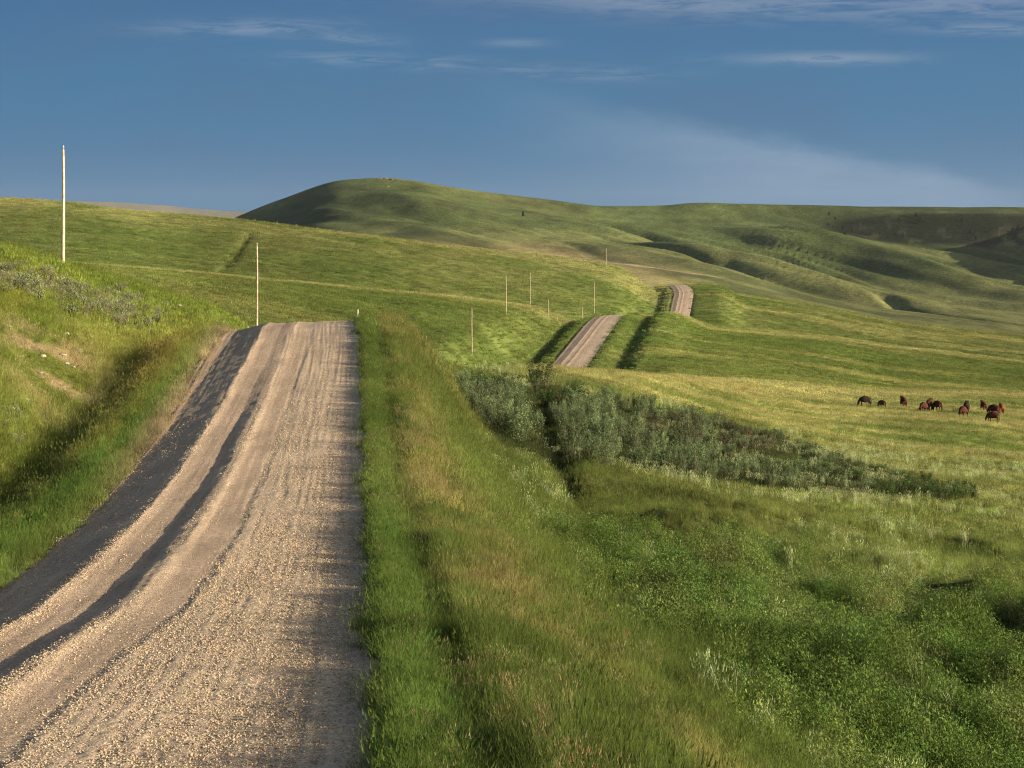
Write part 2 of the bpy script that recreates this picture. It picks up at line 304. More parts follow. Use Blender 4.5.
# ground sheet
def ground_material():
    m, nt, o = mat('grassland')
    a = N(nt, 'ShaderNodeAttribute', attribute_type='GEOMETRY', attribute_name='plant')
    g = N(nt, 'ShaderNodeNewGeometry'); cam = N(nt, 'ShaderNodeSeparateXYZ'); nt.links.new(g.outputs['Position'], cam.inputs[0])
    def ns(scale, det, rough=.6, sx=1, sy=1):
        mp = N(nt, 'ShaderNodeMapping'); mp.inputs['Scale'].default_value = (sx, sy, 1); nt.links.new(g.outputs['Position'], mp.inputs[0])
        n = N(nt, 'ShaderNodeTexNoise'); n.inputs['Scale'].default_value = scale; n.inputs['Detail'].default_value = det; n.inputs['Roughness'].default_value = rough
        nt.links.new(mp.outputs[0], n.inputs[0]); return n.outputs[0]
    fine = ns(2.2, 5, .75); mid_ = ns(.16, 7, .72); big = ns(.02, 6, .65)
    def mr(v, lo, hi, a_=.3, b_=.7):
        r = N(nt, 'ShaderNodeMapRange'); r.inputs[1].default_value = a_; r.inputs[2].default_value = b_; r.inputs[3].default_value = lo; r.inputs[4].default_value = hi
        nt.links.new(v, r.inputs[0]); return r.outputs[0]
    def mul(p, q, op='MULTIPLY'):
        x = N(nt, 'ShaderNodeMath', operation=op)
        for i_, v in enumerate((p, q)):
            if isinstance(v, (int, float)): x.inputs[i_].default_value = v
            else: nt.links.new(v, x.inputs[i_])
        return x.outputs[0]
    f = mul(mul(mr(fine, .72, 1.28), mr(mid_, .65, 1.35)), mr(big, .8, 1.2))
    c = scale_col(nt, a.outputs['Color'], f)
    b = N(nt, 'ShaderNodeBsdfPrincipled'); b.inputs['Roughness'].default_value = .95; b.inputs['Specular IOR Level'].default_value = .05
    nt.links.new(c, b.inputs['Base Color'])
    bp = N(nt, 'ShaderNodeBump'); bp.inputs['Strength'].default_value = 1; bp.inputs['Distance'].default_value = .28
    nt.links.new(fine, bp.inputs['Height'])
    bp2 = N(nt, 'ShaderNodeBump'); bp2.inputs['Strength'].default_value = 1; bp2.inputs['Distance'].default_value = 1.9
    dist = mr(cam.outputs['Y'], 0.1, 2.6, 150, 2200); 
    nt.links.new(dist, bp2.inputs['Distance']); nt.links.new(mid_, bp2.inputs['Height']); nt.links.new(bp.outputs[0], bp2.inputs['Normal'])
    nt.links.new(bp2.outputs[0], b.inputs['Normal'])
    nt.links.new(b.outputs[0], o.inputs[0]); return m
M_ground = ground_material()

def grid_mesh(name, X, Y, Z, material, col=None):
    nr, nc = X.shape
    v = np.stack([X, Y, Z], -1).reshape(-1, 3).astype(np.float32)
    r = np.arange(nr-1)[:, None]*nc + np.arange(nc-1)[None, :]
    f = np.stack([r, r+1, r+nc+1, r+nc], -1).reshape(-1, 4).astype(np.int32)
    me = bpy.data.meshes.new(name); me.vertices.add(len(v)); me.vertices.foreach_set('co', v.ravel())
    me.loops.add(f.size); me.loops.foreach_set('vertex_index', f.ravel())
    me.polygons.add(len(f)); me.polygons.foreach_set('loop_start', np.arange(0, f.size, 4, dtype=np.int32)); me.polygons.foreach_set('loop_total', np.full(len(f), 4, np.int32))
    me.update(calc_edges=True); me.polygons.foreach_set('use_smooth', np.ones(len(f), bool))
    if col is not None:
        at = me.color_attributes.new('plant', 'FLOAT_COLOR', 'POINT')
        at.data.foreach_set('color', np.concatenate([col.reshape(-1, 3), np.ones((len(v), 1))], 1).astype(np.float32).ravel())
    me.materials.append(material); ob = bpy.data.objects.new(name, me); C.objects.link(ob); return ob

ys = [-14.0]
while ys[-1] < 16500: ys.append(ys[-1] + max(.16, .0058*(ys[-1]+16)*(1.0 if ys[-1] < 4500 else 3)))
ys = np.array(ys); Y0 = 16.0
core = np.arange(-.29, .3001, .00145)
ext = [.0016*1.11**k for k in range(60)]; ext = np.cumsum(ext); ext = ext[ext < 5]
us = np.concatenate([-.29-ext[::-1], core, .3001+ext])
GX = us[None, :]*(ys[:, None]+Y0); GY = np.broadcast_to(ys[:, None], GX.shape)
GZ = terr(GX, GY)
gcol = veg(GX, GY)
tt = np.abs(GX - xc(GY))
gcol = mixc(gcol, (.15, .11, .07), (1-sm(4.0, 4.5, tt))*(GY < 1050))
soil = (.8+.32*sm(120, 600, GY))*1.0
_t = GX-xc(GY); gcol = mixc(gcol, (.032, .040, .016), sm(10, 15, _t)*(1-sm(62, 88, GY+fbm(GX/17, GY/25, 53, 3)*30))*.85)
gcol = gcol*soil[..., None]
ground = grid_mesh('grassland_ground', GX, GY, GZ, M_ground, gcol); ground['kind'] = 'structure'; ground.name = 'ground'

# ------------------------------------------------------------------ gravel road
def road_material():
    m, nt, o = mat('gravel_road_surface')
    g = N(nt, 'ShaderNodeNewGeometry')
    a = N(nt, 'ShaderNodeAttribute', attribute_type='GEOMETRY', attribute_name='plant')
    vo = N(nt, 'ShaderNodeTexVoronoi'); vo.inputs['Scale'].default_value = 26; nt.links.new(g.outputs['Position'], vo.inputs['Vector'])
    n = N(nt, 'ShaderNodeTexNoise'); n.inputs['Scale'].default_value = 5; n.inputs['Detail'].default_value = 8; n.inputs['Roughness'].default_value = .8
    nt.links.new(g.outputs['Position'], n.inputs['Vector'])
    r = N(nt, 'ShaderNodeMapRange'); r.inputs[1].default_value = .3; r.inputs[2].default_value = .7; r.inputs[3].default_value = .72; r.inputs[4].default_value = 1.28
    nt.links.new(n.outputs[0], r.inputs[0])
    sepc = N(nt, 'ShaderNodeSeparateColor'); nt.links.new(vo.outputs['Color'], sepc.inputs[0])
    r2 = N(nt, 'ShaderNodeMapRange'); r2.inputs[3].default_value = .75; r2.inputs[4].default_value = 1.25; nt.links.new(sepc.outputs[0], r2.inputs[0])
    mu = N(nt, 'ShaderNodeMath', operation='MULTIPLY'); nt.links.new(r.outputs[0], mu.inputs[0]); nt.links.new(r2.outputs[0], mu.inputs[1])
    b = N(nt, 'ShaderNodeBsdfPrincipled'); b.inputs['Roughness'].default_value = .9; b.inputs['Specular IOR Level'].default_value = .15
    nt.links.new(scale_col(nt, a.outputs['Color'], mu.outputs[0]), b.inputs['Base Color'])
    al = N(nt, 'ShaderNodeAttribute', attribute_type='GEOMETRY', attribute_name='plant')
    bp = N(nt, 'ShaderNodeBump'); bp.inputs['Strength'].default_value = 1; bp.inputs['Distance'].default_value = .012
    nt.links.new(vo.outputs['Distance'], bp.inputs['Height']); bp.invert = True
    bp2 = N(nt, 'ShaderNodeBump'); bp2.inputs['Strength'].default_value = 1; bp2.inputs['Distance'].default_value = .03
    nt.links.new(n.outputs[0], bp2.inputs['Height']); nt.links.new(bp.outputs[0], bp2.inputs['Normal'])
    nt.links.new(bp2.outputs[0], b.inputs['Normal']); nt.links.new(b.outputs[0], o.inputs[0]); return m
M_road = road_material()
ry = [-12.0]
while ry[-1] < 1058: ry.append(ry[-1] + (max(.08, .0025*ry[-1]) if ry[-1] < 150 else .0035*ry[-1]))
ry = np.array(ry)
ts = np.concatenate([[-4.55, -4.45], np.arange(-4.4, 4.41, .055), [4.45, 4.55]])
T = np.broadcast_to(ts[None, :], (len(ry), len(ts))); YY = np.broadcast_to(ry[:, None], T.shape)
XX = xc(YY)+T
loose = np.exp(-(((T-wob(YY))+2.15)/.22)**2) + np.exp(-(((T-wob(YY))+.3)/.3)**2) + np.exp(-(((T-wob(YY))-.95)/.25)**2) + sm(.9, 1.6, T-wob(YY)) + (1-sm(-3.6, -3.2, T-wob(YY)))*.6
loose = np.clip(loose, 0, 1)
ZZr = zr(YY) + cs(T, YY)
streak = fbm(T/.09+.5*np.sin(YY/9), YY/7, 101, 3)
ZZr = ZZr + loose*(streak*.032 + fbm(XX/.11, YY/.16, 102, 2)*.030*(1-sm(50, 110, YY))) + (1-loose)*streak*.012 + fbm(XX/2.5, YY/14, 103, 2)*.03
edge = fbm(YY/1.3, T*0, 104, 3)*.5
ZZr = np.where(np.abs(T) > 4.2, ZZr-.04, ZZr); ZZr[:, [0, -1]] -= .9
n_ = fbm(XX/.8, YY/3, 105, 3)
rc = np.zeros(T.shape+(3,)) + np.array((.385, .278, .188))
rc = mixc(rc, (.46, .345, .232), loose*.9)
rc = mixc(rc, (.34, .26, .18), (1-sm(-3.4, -2.4, T-wob(YY)))*.75)
rc = mixc(rc, (.42, .28, .17), np.exp(-((T+4.0)/.2)**2)*.8)
rc = rc*(1+n_*.45+streak*.35)[..., None]
road = grid_mesh('gravel_road', XX, YY, ZZr, M_road, np.clip(rc, .03, .8)); road['kind'] = 'structure'; road.name = 'road'

# ------------------------------------------------------------------ instanced ground cover (grass, forbs, gravel)
def src_collection(name, meshes):
    col = bpy.data.collections.new(name)
    for i, me in enumerate(meshes):
        o = bpy.data.objects.new('%s_%02d' % (name, i), me); col.objects.link(o)
    return col
def scatter(name, pts, scl, rot, idx, tint, col):
    me = bpy.data.meshes.new(name); n = len(pts)
    me.vertices.add(n); me.vertices.foreach_set('co', pts.astype(np.float32).ravel())
    for nm, ty, arr, key in (('scl', 'FLOAT_VECTOR', scl, 'vector'), ('rot', 'FLOAT_VECTOR', rot, 'vector'), ('tint', 'FLOAT_VECTOR', tint, 'vector')):
        a = me.attributes.new(nm, ty, 'POINT'); a.data.foreach_set(key, arr.astype(np.float32).ravel())
    a = me.attributes.new('idx', 'INT', 'POINT'); a.data.foreach_set('value', idx.astype(np.int32))
    ob = bpy.data.objects.new(name, me); C.objects.link(ob); ob['kind'] = 'stuff'
    ng = bpy.data.node_groups.new(name+'_spread', 'GeometryNodeTree')
    ng.interface.new_socket('Geometry', in_out='INPUT', socket_type='NodeSocketGeometry'); ng.interface.new_socket('Geometry', in_out='OUTPUT', socket_type='NodeSocketGeometry')
    gi = ng.nodes.new('NodeGroupInput'); go = ng.nodes.new('NodeGroupOutput')
    ci = ng.nodes.new('GeometryNodeCollectionInfo'); ci.inputs['Collection'].default_value = col; ci.inputs['Separate Children'].default_value = True; ci.inputs['Reset Children'].default_value = True
    ip = ng.nodes.new('GeometryNodeInstanceOnPoints'); ip.inputs['Pick Instance'].default_value = True
    def na(nm, ty):
        q = ng.nodes.new('GeometryNodeInputNamedAttribute'); q.data_type = ty; q.inputs['Name'].default_value = nm; return q.outputs['Attribute']
    e2r = ng.nodes.new('FunctionNodeEulerToRotation')
    L = ng.links.new
    L(gi.outputs[0], ip.inputs['Points']); L(ci.outputs[0], ip.inputs['Instance']); L(na('idx', 'INT'), ip.inputs['Instance Index'])
    L(na('rot', 'FLOAT_VECTOR'), e2r.inputs[0]); L(e2r.outputs[0], ip.inputs['Rotation']); L(na('scl', 'FLOAT_VECTOR'), ip.inputs['Scale'])
    L(ip.outputs[0], go.inputs[0])
    md = ob.modifiers.new('spread', 'NODES'); md.node_group = ng
    return ob
def mesh_from(name, V, Fc, material, smooth=False):
    me = bpy.data.meshes.new(name); me.from_pydata([tuple(v) for v in V], [], Fc); me.materials.append(material)
    if smooth: me.polygons.foreach_set('use_smooth', [True]*len(me.polygons))
    return me
def blades(V, Fc, n, rad, hmin, hmax, w, lean=.45, seg=3, r=random, head=0):
    for _ in range(n):
        a = r.uniform(0, 2*math.pi); q = rad*math.sqrt(r.random()); bx, by = q*math.cos(a), q*math.sin(a)
        h = r.uniform(hmin, hmax); d = r.uniform(0, 2*math.pi); ln = r.uniform(.05, lean)*h
        ux, uy = math.cos(d), math.sin(d); f = r.uniform(0, 2*math.pi); wx, wy = math.cos(f)*w/2, math.sin(f)*w/2
        b0 = len(V)
        for k in range(seg):
            s = k/seg; x = bx+ux*ln*s*s; y = by+uy*ln*s*s; z = h*s*(1-.12*s); ww = 1-.55*s
            V.append((x-wx*ww, y-wy*ww, z-.03*(k == 0))); V.append((x+wx*ww, y+wy*ww, z-.03*(k == 0)))
            if k: Fc.append((b0+2*k-2, b0+2*k-1, b0+2*k+1, b0+2*k))
        V.append((bx+ux*ln, by+uy*ln, h*.88)); Fc.append((b0+2*seg-2, b0+2*seg-1, b0+2*seg))
        if head:
            x, y, z = bx+ux*ln, by+uy*ln, h*.86; k = len(V); s = head
            q_ = s*.09+w*.3; V += [(x-q_, y, z), (x+q_, y, z), (x+ux*s*.3, y+uy*s*.3, z+s), (x, y-q_, z), (x, y+q_, z)]
            Fc += [(k, k+1, k+2), (k+3, k+4, k+2)]
def leaves(V, Fc, n, rad, h0, h1, size, r=random, dome=True):
    for _ in range(n):
        a = r.uniform(0, 2*math.pi); q = rad*math.sqrt(r.random()); top = h1*(1-.5*(q/rad)**2) if dome else h1
        z = h0+(top-h0)*r.random()**.6; x, y = q*math.cos(a), q*math.sin(a)
        s = size*r.uniform(.6, 1.3); d = r.uniform(0, 2*math.pi); el = r.uniform(-.3, 1.0)
        ux, uy, uz = math.cos(d)*math.cos(el)*s, math.sin(d)*math.cos(el)*s, math.sin(el)*s
        vx, vy, vz = -math.sin(d)*s*.33, math.cos(d)*s*.33, r.uniform(-.2, .2)*s
        k = len(V); V += [(x, y, z), (x+ux*.5+vx, y+uy*.5+vy, z+uz*.5+vz), (x+ux, y+uy, z+uz), (x+ux*.5-vx, y+uy*.5-vy, z+uz*.5-vz)]
        Fc.append((k, k+1, k+2, k+3))
M_blade = leafmat('grass_blades', 'inst', .42, gain=1.48)
M_leafy = leafmat('forb_leaves', 'inst', .35, gain=1.5)
def mk(kind):
    V, Fc = [], []
    if kind == 'g': blades(V, Fc, 60, .2, .12, .42, .0065, .8)
    if kind == 'h': blades(V, Fc, 36, .18, .12, .34, .0065, .8); blades(V, Fc, 11, .17, .34, .62, .004, .5, 3, random, .08)
    if kind == 'm': blades(V, Fc, 70, .5, .14, .40, .028, .5, 2)
    if kind == 'n': blades(V, Fc, 40, .5, .14, .34, .028, .5, 2); blades(V, Fc, 14, .5, .36, .58, .018, .3, 2, random, .13)
    if kind == 'c': blades(V, Fc, 80, 1.3, .18, .50, .085, .5, 1)
    if kind == 'f': leaves(V, Fc, 260, .25, .04, .46, .031); blades(V, Fc, 10, .22, .2, .5, .006, .4, 2)
    if kind == 'p': blades(V, Fc, 16, .16, .40, .80, .008, .35, 2, random, .10); leaves(V, Fc, 26, .16, .1, .55, .03)
    return mesh_from('clump_'+kind, V, Fc, M_leafy if kind in 'f' else M_blade)
KIN = ['g', 'g', 'g', 'h', 'h', 'm', 'm', 'n', 'c', 'c', 'f', 'f', 'f', 'p', 'p']
grass_src = src_collection('grass_clump', [mk(k) for k in KIN])
IX = {k: [i for i, q in enumerate(KIN) if q == k] for k in set(KIN)}
def pick(kinds, n):
    a = np.array([i for k in kinds for i in IX[k]]); return a[rng.integers(0, len(a), n)]
def sample(n, d0, d1, p0=-140, p1=1165):
    d = np.sqrt(rng.uniform(d0*d0, d1*d1, n)); px = rng.uniform(p0, p1, n); return (px-512)/F*d, d
ALL = []
def layer(density, d0, d1, kinds, smin, smax, zs=1.0, keep=None, tintf=1.0, p0=-140, p1=1165, tint=None, vis=True):
    area = (p1-p0)/F*.5*(d1*d1-d0*d0); n = int(area*density)
    x, y = sample(n, d0, d1, p0, p1)
    t = x-xc(y)
    ed = 4.08+.34*(vn(y/.5, y*0+t*0, 7)-.5)+.5*(vn(y/3.1, y*0, 6)-.5)+.35*(t < 0)*(vn(y/1.3, y*0, 4)-.3)
    m = (np.abs(t) > ed) | (y > 1045)
    if y.max() > 250: m &= (np.abs(t) > np.where(y > 250, 5.0, 0))
    x, y, t = x[m], y[m], t[m]
    z = terr(x, y)
    if vis:
        v = visible(x, y, z+.45, 4+.3*F/y); x, y, z, t = x[v], y[v], z[v], t[v]
    if keep is not None:
        w = keep(x, y, t); v = rng.random(len(x)) < w; x, y, z, t = x[v], y[v], z[v], t[v]
    n = len(x); s = rng.uniform(smin, smax, n)
    ht = np.ones(n)
    if zs: ht = zs*(.75+.9*vn(x/2.3, y/3.1, 19)+.5*(vn(x/.7, y/.9, 20)-.5))
    ht = np.where((t > 4) & (t < 5.6), zs*(.62+.55*vn(y/.3, x/.3, 23)), ht)
    # sparse, short on the stony patch
    px = 512+F*x/y; rp = np.exp(-((px-48)/50)**2-((y-97)/10)**2); ht = ht*(1-.6*np.clip(rp, 0, 1))
    ht = ht*(1-.5*np.exp(-((np.abs(t)-4.1)/.25)**2)*(t < 0))
    c = veg(x, y) if tint is None else np.zeros((n, 3))+np.array(tint)
    c = c*(tintf*rng.uniform(.7, 1.35, (n, 1)))*rng.uniform(.92, 1.08, (n, 3))
    rot = np.stack([rng.normal(0, .12, n), rng.normal(0, .12, n), rng.uniform(0, 6.283, n)], 1)
    ALL.append((np.stack([x, y, z], 1), np.stack([s, s, s*ht], 1), rot, pick(kinds, n), c))
forbm = lambda x, y, t: sm(10, 15, t)*(1-sm(62, 88, y+fbm(x/17, y/25, 53, 3)*30))
layer(26, 10, 50, 'gggh', .8, 1.25, 1.0, lambda x, y, t: 1-.85*forbm(x, y, t))
layer(9, 50, 120, 'gh', 1.0, 1.7, .85, lambda x, y, t: 1-.85*forbm(x, y, t))
layer(2.6, 105, 320, 'mn', .8, 1.3, .75)
layer(.55, 300, 680, 'c', .7, 1.1, .7, p0=-40, p1=1064)
layer(.16, 640, 1000, 'c', 1.2, 2.0, .5, p0=-40, p1=1064)
def forbk(x, y, t): return forbm(x, y, t)*(.06+.94*sm(.40, .50, .6*vn(x/2.6, y/1.5, 91)+.4*vn(x/.9, y/.7, 92)))
layer(13, 18, 115, 'f', .9, 1.6, 1.35, forbk)
layer(7.0, 25, 92, 'f', .9, 1.6, 1.45, lambda x, y, t: forbm(x, y, t)*sm(.50, .60, fbm(x/7, y/3.4, 95, 3)+.5), tint=(.066, .106, .024))
pale = (.30, .33, .17)
layer(1.9, 25, 210, 'p', .7, 1.25, .8, lambda x, y, t: sm(9, 14, t)*sm(.5, .72, vn(x/6, y/5, 111))*.8, tint=pale)
layer(5, 15, 80, 'p', .5, .9, .7, lambda x, y, t: (t > 4.3)*np.exp(-((t-7)/2.5)**2)*sm(.4, .7, vn(x/2, y/3, 113)), tint=(.20, .16, .085))
layer(10, 12, 140, 'p', .5, .85, .9, lambda x, y, t: (t < -5.6)*(t > -7.3)*(y > 45)*sm(.3, .5, vn(x/3, y/5, 115)), tint=(.16, .15, .04))
layer(38, 10, 130, 'gh', .8, 1.3, .62, lambda x, y, t: (t > 4.0)*(t < 4.8)*(.5+.5*sm(.25, .6, vn(x*0, y/.9, 117))))
layer(9, 12, 100, 'f', .35, .8, .9, lambda x, y, t: (t > 3.7)*(t < 4.9)*sm(.45, .7, vn(x*0, y/2.2, 119)))
A = [np.concatenate([a[k] for a in ALL]) for k in range(5)]
gr = scatter('grass', A[0], A[1], A[2], A[3], A[4], grass_src)
print('grass clumps', len(A[0]))
# wild flowers
M_pink = leafmat('pink_petals', 'inst', .3); V, Fc = [], []
leaves(V, Fc, 26, .12, .32, .5, .045); fl_src = src_collection('flower_head', [mesh_from('petal_cluster', V, Fc, M_pink)])
fx, fy, fz, fc = [], [], [], []
for px, py, c in [(753, 644, 0), (785, 634, 0), (787, 642, 0), (795, 648, 0), (805, 650, 0), (817, 652, 0), (822, 654, 0), (828, 652, 0), (869, 652, 0), (912, 656, 0), (941, 660, 0), (955, 660, 0), (961, 664, 0), (988, 662, 0), (863, 732, 3), (888, 730, 3), (850, 730, 3), (894, 744, 3), (940, 760, 1), (788, 626, 1), (773, 628, 1), (846, 630, 1), (380, 716, 1), (746, 640, 0)]:
    x, y, z = unproj(px, py+8); fx.append(x); fy.append(y); fz.append(z); fc.append([(.50, .12, .22), (.5, .4, .05), (.5, .17, .05), (.42, .33, .5)][c])
n = len(fx); s = rng.uniform(.7, 1.2, (n, 1))*np.ones((1, 3))
fl = scatter('wildflowers', np.stack([fx, fy, fz], 1), s, np.stack([np.zeros(n), np.zeros(n), rng.uniform(0, 6, n)], 1), np.zeros(n), np.array(fc), fl_src)
# gravel stones
M_peb, nt, o = mat('pebble_stone'); a = N(nt, 'ShaderNodeAttribute', attribute_type='INSTANCER', attribute_name='tint'); d = N(nt, 'ShaderNodeBsdfDiffuse'); nt.links.new(a.outputs['Color'], d.inputs[0]); nt.links.new(d.outputs[0], o.inputs[0])
def stone_mesh(seed, material, sub=1, jag=.25):
    bm = bmesh.new(); bmesh.ops.create_icosphere(bm, subdivisions=sub, radius=1); r = random.Random(seed)
    k = [r.uniform(-3, 3) for _ in range(6)]
    for v in bm.verts:
        c = v.co; f = 1+jag*(math.sin(c.x*2.3+k[0])*math.cos(c.y*2.1+k[1])+.6*math.sin(c.z*3.7+k[2]+c.x*2))+r.uniform(-.09, .09)
        v.co = (c.x*f*1.15, c.y*f*.9, c.z*f*.62)
    me = bpy.data.meshes.new('stone'); bm.to_mesh(me); bm.free(); me.materials.append(material); return me
peb_src = src_collection('pebble', [stone_mesh(i, M_peb, 1) for i in range(4)])
n = 210000; y = 12+ (rng.random(n)**1.5)*80; tpos = rng.uniform(-4.5, 4.15, n)
sl = tpos-wob(y)
lo = np.clip(np.exp(-((sl+2.15)/.22)**2)+np.exp(-((sl+.3)/.28)**2)+np.exp(-((sl-.95)/.25)**2)+sm(.9, 1.5, sl)*.9+.07+(sl < -3.0)*.4, 0, 1)
lo = lo*(.45+.9*vn(xc(y)/1+tpos/.7, y/3, 131))
m = (rng.random(n) < lo) & (rng.random(n) < 1.05-sm(35, 90, y)); y, tpos = y[m], tpos[m]; x = xc(y)+tpos
z = zr(y)+cs(tpos, y)+.006; n = len(x)
s = (.0052+.0095*rng.random(n)**2.6)*(1+y/75)
c = np.array((.44, .335, .225))*rng.uniform(.6, 1.15, (n, 1))*rng.uniform(.93, 1.07, (n, 3))
pb = scatter('gravel', np.stack([x, y, z], 1), s[:, None]*np.ones((1, 3)), rng.uniform(0, 6.28, (n, 3))*np.array([.12, .12, 1]), rng.integers(0, 4, n), np.clip(c, 0, .85), peb_src)

# ------------------------------------------------------------------ things
def empty(name, loc, rz=0, label=None, cat=None, group=None):
    o = bpy.data.objects.new(name, None); C.objects.link(o); o.location = loc; o.rotation_euler = (0, 0, rz); o.empty_display_size = .2
    tag(o, label, cat, group); return o
def tag(o, label, cat, group=None):
    if label: o['label'] = label
    if cat: o['category'] = cat
    if group: o['group'] = group
def child(name, me, parent):
    o = bpy.data.objects.new(name, me); C.objects.link(o); o.parent = parent; return o
def copy_thing(root, loc, rz, scale=None, label=None, group=None):
    r = root.copy(); C.objects.link(r); r.location = loc; r.rotation_euler = (0, 0, rz)
    if scale is not None: r.scale = scale
    if label: r['label'] = label
    if group: r['group'] = group
    for ch in list(root.children):
        c = ch.copy(); C.objects.link(c); c.parent = r
        for g in ch.children:
            d = g.copy(); C.objects.link(d); d.parent = c
    return r
def lathe(V, Fc, prof, seg=12, cx=0, cy=0):
    b = len(V)
    for r_, z in prof:
        for k in range(seg):
            a = 2*math.pi*k/seg; V.append((cx+r_*math.cos(a), cy+r_*math.sin(a), z))
    for i in range(len(prof)-1):
        for k in range(seg): Fc.append((b+i*seg+k, b+i*seg+(k+1) % seg, b+(i+1)*seg+(k+1) % seg, b+(i+1)*seg+k))
    Fc.append(tuple(b+(len(prof)-1)*seg+k for k in range(seg)))
M_pole = plain('weathered_pole_wood', (.46, .36, .26), .85, .7, 1.3, 3, .004)
M_tan = plain('brown_pole_wood', (.34, .265, .18), .85, .7, 1.3, 3, .004)
M_cap = plain('pale_glass_insulator', (.42, .45, .42), .3)
M_post = plain('grey_post_wood', (.27, .23, .17), .9, .7, 1.3, 5, .004)
def pole(px, pytop, pybase, d, label, mt=None):
    if d is None: d = unproj(px, pybase, 200, 1000)[1]
    x = (px-512)/F*d
    z0 = float(terr(np.array([x]), np.array([d]))[0])
    ztop = -(pytop-HY)/F*d; h = ztop-z0
    t = empty('utility_pole', (x, d, z0), 0, label, 'utility pole', 'bare wooden utility poles beside the road')
    V, Fc = [], []; lathe(V, Fc, [(.135, -.5), (.13, 0), (.12, h*.35), (.105, h*.7), (.09, h*.985), (.07, h)], 14)
    for v in range(len(V)):
        zz = V[v][2]; V[v] = (V[v][0]+.02*math.sin(zz*.6+d), V[v][1], zz)
    child('shaft', mesh_from('pole_shaft', V, Fc, mt or M_tan, True), t)
    V, Fc = [], []; lathe(V, Fc, [(.02, h-.02), (.02, h+.10), (.06, h+.10), (.07, h+.17), (.045, h+.20), (.05, h+.25), (.0, h+.27)], 10)
    child('insulator', mesh_from('pole_insulator', V, Fc, M_cap, True), t)
    print('pole', px, 'h', round(h, 1), 'base py', round(HY-F*z0/d, 1)); return t
pole(63.3, 149, 266, 143, 'tall pale utility pole on the grassy bank, its top against the sky', M_pole)
pole(257, 245.5, 320, 205, 'wooden pole rising just behind the crest of the gravel road, left of its ruts')
pole(471.8, 309, 354, None, 'wooden pole in the green hollow just behind the right verge')
pole(506, 276, 315, None, 'pole standing below the pale grass line, left of the one on that line')
pole(530.2, 272.5, 306, None, 'pole standing right on the pale grass line of the low ridge')
pole(594.3, 283, 313.5, None, 'faint slim pole just behind the crest of the second stretch of road')
pole(606.5, 248.5, 267.5, None, 'farthest thin pole on the rounded green crest against the brown slope')
# fence posts
def post(px, pytop, d, label, group=None, hmin=.9, r_=.06, zoff=0):
    x = (px-512)/F*d; z0 = float(terr(np.array([x]), np.array([d]))[0]); h = max(hmin, -(pytop-HY)/F*d - z0) if pytop else hmin
    V, Fc = [], []; lathe(V, Fc, [(r_, -.4), (r_, h*.5), (r_*.93, h-.03), (r_*.6, h)], 8)
    me = mesh_from('fence_post', V, Fc, M_post, True); o = bpy.data.objects.new('fence_post', me); C.objects.link(o); o.location = (x, d, z0)
    o.rotation_euler = (random.uniform(-.04, .04), random.uniform(-.05, .05), 0); tag(o, label, 'fence post', group)
post(357, 317.5, 126, 'grey wooden post at the right edge of the road crest', None, 1.1, .07)
post(426.5, 335.5, unproj(426.5, 342, 180, 400)[1], 'thin short post just behind the tan verge', None, 1.3, .07)
post(548, 299.5, 556, 'pale stub of a post alone on the low ridge', None, 1.4, .12)
post(582.5, 307.5, 562, 'small dark post beside the left ditch at the second road crest', None, 1.3, .12)
gposts = [87, 108, 129, 148, 169, 190, 211, 233, 255, 277, 296, 318, 341, 365, 392, 420]
for px in gposts:
    j = int(round((px-VPX[0])/4)); k = np.where((VD > 850) & (VD < 1050))[0]; d = float(VD[k[np.argmin(VPY[j, k])]])
    post(px, None, d, 'tiny pale fence post on the skyline crest of the long green ridge', 'fence posts along the green ridge', 1.3, .1)

# shrubs
M_stem = plain('shrub_stem_bark', (.10, .075, .05), .9)
def shrub_mesh(seed, n, rad, h, leaf, material, upright=.6):
    r = random.Random(seed); V, Fc = [], []; SV, SF = [], []
    ns = 26
    for i in range(ns):
        a = r.uniform(0, 2*math.pi); q = rad*.6*math.sqrt(r.random()); lx = math.cos(a)*r.uniform(.2, .55)*rad; ly = math.sin(a)*r.uniform(.2, .55)*rad
        x0, y0 = math.cos(a)*q*.6, math.sin(a)*q*.6; hh = h*r.uniform(.62, 1.08)
        p0 = (x0, y0, -.1); p1 = (x0+lx*.5, y0+ly*.5, hh*.5); p2 = (x0+lx, y0+ly, hh*.95)
        for pa, pb_, w in ((p0, p1, .018), (p1, p2, .012)):
            k = len(SV)
            for p, ww in ((pa, w), (pb_, w*.7)):
                for q_ in range(3): SV.append((p[0]+ww*math.cos(q_*2.09), p[1]+ww*math.sin(q_*2.09), p[2]))
            for q_ in range(3): SF.append((k+q_, k+(q_+1) % 3, k+3+(q_+1) % 3, k+3+q_))
        for j in range(n//ns):
            s = .12+.9*r.random()**.75
            cx = x0+lx*s+r.gauss(0, .075*rad*(1.25-s)+.03); cy = y0+ly*s+r.gauss(0, .075*rad*(1.25-s)+.03); cz = hh*s
            sz = leaf*r.uniform(.6, 1.25); d = r.uniform(0, 2*math.pi); el = r.uniform(.1, 1.25)*upright*1.3
            u = (math.cos(d)*math.cos(el)*sz, math.sin(d)*math.cos(el)*sz, math.sin(el)*sz); w = (-math.sin(d)*sz*.26, math.cos(d)*sz*.26, 0)
            k = len(V); V += [(cx, cy, cz), (cx+u[0]*.5+w[0], cy+u[1]*.5+w[1], cz+u[2]*.5), (cx+u[0], cy+u[1], cz+u[2]), (cx+u[0]*.5-w[0], cy+u[1]*.5-w[1], cz+u[2]*.5)]
            Fc.append((k, k+1, k+2, k+3))
    return mesh_from('shrub_foliage', V, Fc, material), mesh_from('shrub_stems', SV, SF, M_stem)
